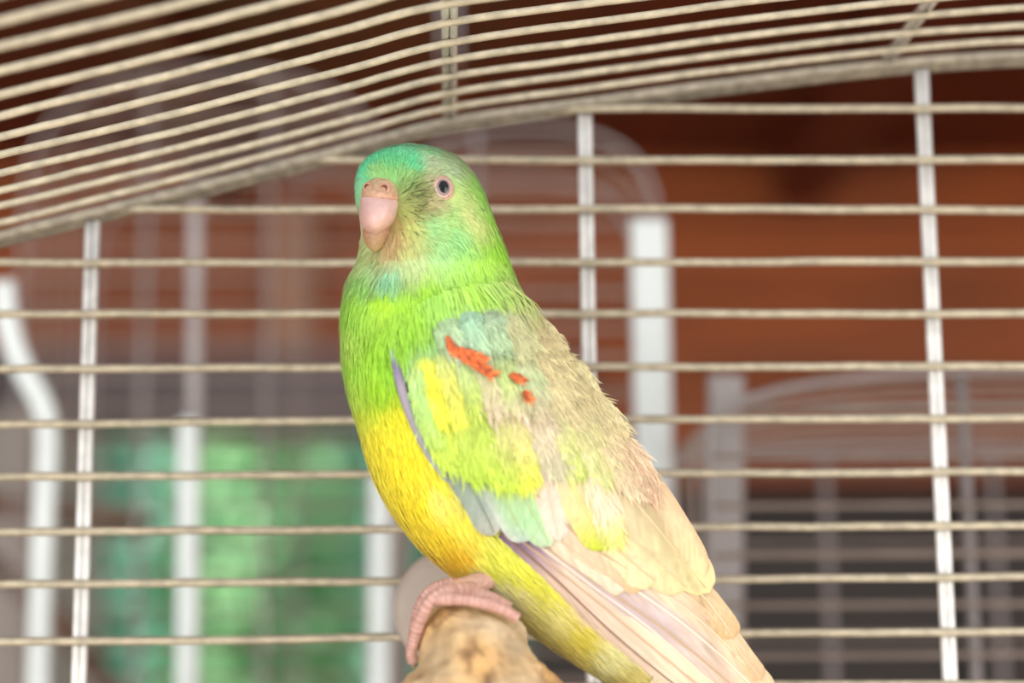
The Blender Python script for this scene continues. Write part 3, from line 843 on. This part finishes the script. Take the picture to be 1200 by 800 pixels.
# small orange-red shoulder feathers
for sp, w in (([(523, 393), (527, 402), (532, 413)], 6), ([(535, 407), (545, 417), (556, 427)], 11), ([(542, 410), (554, 417), (567, 423)], 10), ([(556, 426), (567, 433), (580, 440)], 10), ([(597, 439), (605, 442), (614, 446)], 7), ([(613, 458), (616, 462), (620, 467)], 6)):
    feather('red_feather', sp, w, 0.0080, (206, 104, 62), (222, 112, 62), tipr=0.35, fray=1.0, nl=12, nw=7, camber=0.0004, streak=0.3)
barbs('red_barbs', RED, 260, 0.0016, 0.00032, 6)
# bend of the wing, a rolled violet-grey edge
ed = [(461, 400), (463, 420), (468, 442), (477, 474), (488, 503), (504, 536), (524, 564)]
e2 = catmull(ed, 40)
P3 = UA(e2[:, 0], e2[:, 1], surfY(e2[:, 0], e2[:, 1]) - 0.0044)
Ve, Fe = tube_data(P3, np.linspace(0.0015, 0.0008, 40) * np.sin(np.linspace(0.5, math.pi - 0.25, 40)) ** 0.5, 12)
st_ = np.linspace(0, 1, 40)
ce = np.array([np.interp(st_, [0, .12, .25, .4, .6, 1], v) for v in ((160, 164, 132, 172, 166, 158), (200, 184, 118, 160, 158, 166), (176, 188, 158, 176, 168, 168))]).T
mesh('wing_bend', Ve, Fe, FEATH, parrot, colors=np.repeat(lin(ce), 12, axis=0))

barbs('wing_barbs', VANES, 190, 0.0031, 0.00030)
def band(x, y, Y):
    d = np.full(np.shape(x), 1e9)
    L0 = [(466, 398), (484, 384), (516, 364), (556, 352), (584, 350)]
    for (ax, ay), (bx, by) in zip(L0[:-1], L0[1:]):
        t = np.clip(((x - ax) * (bx - ax) + (y - ay) * (by - ay)) / ((bx - ax) ** 2 + (by - ay) ** 2), 0, 1)
        d = np.minimum(d, np.hypot(x - ax - t * (bx - ax), y - ay - t * (by - ay)))
    return np.where((Y < BY) & (d < 17), 1.0, 0.0)
strands('shoulder_plumage', 5500, band, lambda x, y: np.full(np.shape(x), 0.0016), lambda x, y: np.full(np.shape(x), 0.0088), 0.00045, 0.28, seed=9)

# ---- head: cere, beak, eye
def blob(name, st, nu, nt, Yc, m, colfn, parent, power=2.0):
    px, py, Y = loft_px(st, nu, nt, Yc, power=power)
    V = UA(px, py, Y).reshape(-1, 3)
    Fs = [tuple(f) for f in grid_faces(nu, nt, True)] + [tuple(range(nt))[::-1], tuple((nu - 1) * nt + i for i in range(nt))]
    return mesh(name, V, Fs, m, parent, colors=lin(np.clip(colfn(px.ravel(), py.ravel()), 0, 255)))
def two(c1, c2, y0, y1, jit=6):
    c1, c2 = np.array(c1, float), np.array(c2, float)
    def f(x, y):
        t = np.clip((y - y0) / (y1 - y0), 0, 1)[:, None]
        return c1 + (c2 - c1) * t + rng.normal(0, jit, (len(x), 1))
    return f
YBK = float(surfY(np.array([446.]), np.array([240.]))[0])
lower = blob('lower_mandible', [(438, 256, 444, 256, 0.002, 0), (427, 262, 458, 262, 0.0030, 0.0004), (425, 273, 458, 271, 0.0032, 0.0006), (427, 283, 453, 282, 0.0027, 0.001), (431, 290, 448, 290, 0.0018, 0.0014), (437, 295, 442, 295, 0.001, 0.002)], 40, 40, YBK - 0.0006, HORN, two((168, 120, 98), (188, 158, 112), 264, 298), parrot)
upper = blob('upper_mandible', [(440, 224, 448, 224, 0.003, 0.001), (424, 230, 465, 233, 0.0056, 0), (422, 240, 467, 241, 0.0070, -0.0004), (421, 251, 464, 254, 0.0076, -0.0006), (422, 261, 459, 263, 0.0070, -0.0008), (426, 268, 452, 269, 0.0056, -0.0012), (435, 274, 443, 274.5, 0.0026, -0.002)], 50, 56, YBK - 0.0005, HORN, two((222, 186, 182), (214, 168, 156), 230, 272, 3), parrot)
cere = blob('cere', [(443, 208, 447, 208, 0.001, 0.0020), (435, 210, 457, 210, 0.0030, 0.0014), (427, 216, 464, 215, 0.0046, 0.0008), (423, 227, 468, 228, 0.0062, 0), (427, 233, 467, 235, 0.0054, 0), (444, 238, 450, 238, 0.003, 0.001)], 36, 48, YBK - 0.0003, SKIN, two((214, 186, 146), (212, 164, 138), 206, 232, 9), parrot)
bpy.context.view_layer.update()
for (nx, ny, rr) in ((450, 221, 4.0), (430, 219, 3.0)):
    # rim ring and dark opening
    hit = [v.co for v in cere.data.vertices]
    d2 = [((p.x - 0) , p) for p in hit]
    cpts = np.array([tuple(p) for p in hit])
    Q = np.array([U(nx, ny, yy) for yy in np.linspace(YBK - 0.012, YBK, 60)])
    dd = np.linalg.norm(cpts[None] - Q[:, None], axis=-1).min(1)
    yy = Q[int(np.argmin(dd))][1]
    c = U(nx, ny, yy - 0.0001)
    n_ = 20
    a = np.linspace(0, 2 * np.pi, n_, endpoint=False)
    s1 = rr * 0.43 / F
    rows = []
    for r_, d_ in ((1.75, 0.0004), (1.45, -0.0003), (1.1, -0.0004), (0.9, 0.0000), (0.6, 0.0002), (0.02, 0.0003)):
        rows.append(np.stack([c[0] + s1 * r_ * np.cos(a), np.full(n_, c[1] + d_) + (s1 * r_ * np.cos(a)) * -0.35, c[2] + s1 * 1.15 * r_ * np.sin(a)], -1))
    cc = np.repeat(lin(np.array([(216, 166, 142), (222, 172, 148), (200, 140, 116), (130, 72, 56), (100, 50, 40), (84, 40, 34)], float)), n_, axis=0)
    mesh('nostril', np.concatenate(rows), grid_faces(6, n_, True), SKIN, cere, colors=cc)

ex, ey = 519, 220.5
gx = [ex - 8, ex + 8, ex, ex, ex]
gy = [ey, ey, ey - 8, ey + 8, ey]
sy_ = surfY(np.array(gx, float), np.array(gy, float))
pp = [U(a, b, c) for a, b, c in zip(gx, gy, sy_)]
nrm_e = np.cross(pp[1] - pp[0], pp[3] - pp[2])
nrm_e /= np.linalg.norm(nrm_e)
if nrm_e[1] > 0: nrm_e = -nrm_e
nrm_e = nrm_e * 0.6 + np.array([-0.05, -1, 0.0]) * 0.4
nrm_e /= np.linalg.norm(nrm_e)
e_up = np.array([0, 0, 1.0]) - nrm_e * nrm_e[2]
e_up /= np.linalg.norm(e_up)
e_rt = np.cross(e_up, nrm_e)
ec = pp[4]
pxm = 0.425 / F
def dome(name, rows, m, parent, n=40):
    """rows: rx, ry in pixels, height in pixels above the skin, colour"""
    a = np.linspace(0, 2 * np.pi, n, endpoint=False)
    V, C = [], []
    for rx, ry, h, col_ in rows:
        V.append(ec + nrm_e * h * pxm + e_rt * (rx * pxm * np.cos(a))[:, None] + e_up * (ry * pxm * np.sin(a))[:, None])
        C.append(np.tile(lin(col_), (n, 1)))
    return mesh(name, np.concatenate(V), grid_faces(len(rows), n, True), m, parent, colors=np.concatenate(C))
ring = dome('eye_ring', [(15, 18.5, -3, (206, 196, 150)), (13, 16.5, 0.5, (208, 176, 150)), (11.8, 15.0, 2.2, (212, 176, 152)), (10.8, 13.6, 2.0, (176, 132, 116)), (10.2, 13.0, 2.6, (212, 176, 160)), (8.8, 11.4, 3.6, (206, 178, 168)), (7.8, 10.0, 3.4, (150, 120, 112)), (7.0, 9.2, 1.0, (60, 46, 44))], SKIN, parrot)
dome('eye', [(8.6, 10.6, 1.2, (120, 104, 104)), (8.0, 9.9, 2.6, (168, 150, 150)), (6.6, 8.6, 4.0, (160, 142, 144)), (5.9, 7.8, 4.5, (90, 78, 80)), (5.6, 7.4, 4.7, (8, 8, 9)), (3.4, 4.4, 5.4, (4, 4, 5)), (1.8, 2.2, 5.8, (4, 4, 5)), (0.05, 0.05, 5.9, (4, 4, 5))], EYEM, parrot)

# ---- feet: scaly toes closed over the branch
def toe(parts_, name, pts, r0, r1, parent):
    P = catmull([U(*p) for p in pts], 110)
    s = np.linspace(0, 1, 110)
    rad = (r0 + (r1 - r0) * s) * (1 + 0.03 * np.sin(s * 150) + 0.06 * np.sin(s * 12.5 + 1) + 0.02 * rng.normal(size=110))
    rad[0] *= 0.5; rad[-1] *= 0.6
    V, Fz = tube_data(P, rad, 14)
    c = np.array([200, 154, 142.]) + 10 * np.sin(s * 150)[:, None] + rng.normal(0, 8, (110, 1))
    o = mesh(name, V, Fz, SKIN, parent, colors=np.repeat(lin(c), 14, axis=0))
    return o
def foot(dx, dyd):
    ft = empty('foot', tuple(U(530 + dx, 700, 0.43 + dyd)))
    ft.parent = parrot
    ft.matrix_parent_inverse = Matrix.Translation(-parrot.location)
    def sh(L): return [(a + dx, b, c + dyd) for a, b, c in L]
    toe(0, 'toe', sh([(556, 690, .424), (530, 692, .418), (508, 700, .4165), (494, 722, .418), (486, 746, .420), (482, 764, .421), (484, 776, .422)]), 0.0017, 0.0012, ft)
    toe(0, 'toe', sh([(556, 688, .430), (530, 684, .427), (508, 690, .427), (493, 708, .427), (486, 730, .428), (483, 752, .429)]), 0.0015, 0.0011, ft)
    toe(0, 'toe', sh([(512, 701, .4165), (540, 702, .4145), (566, 706, .4140), (590, 714, .4145), (606, 724, .416)]), 0.0015, 0.0012, ft)
    toe(0, 'toe', sh([(520, 694, .424), (548, 694, .422), (576, 700, .422), (598, 712, .422)]), 0.0015, 0.0012, ft)
    V, Fz = tube_data(catmull([U(*p) for p in sh([(484, 772, .422), (484.5, 779, .4218), (487, 786, .422)])], 10), np.linspace(0.0008, 0.0001, 10), 8)
    mesh('claw', V, Fz, HORN, ft, colors=np.tile(lin((170, 142, 120)), (len(V), 1)))
    V, Fz = tube_data(catmull([U(*p) for p in sh([(526, 694, .423), (556, 684, .428), (590, 672, .434)])], 12), 0.0024, 12)
    mesh('shank', V, Fz, SKIN, ft, colors=np.tile(lin((214, 170, 156)), (len(V), 1)))
foot(0, 0)
foot(0, 0.014)
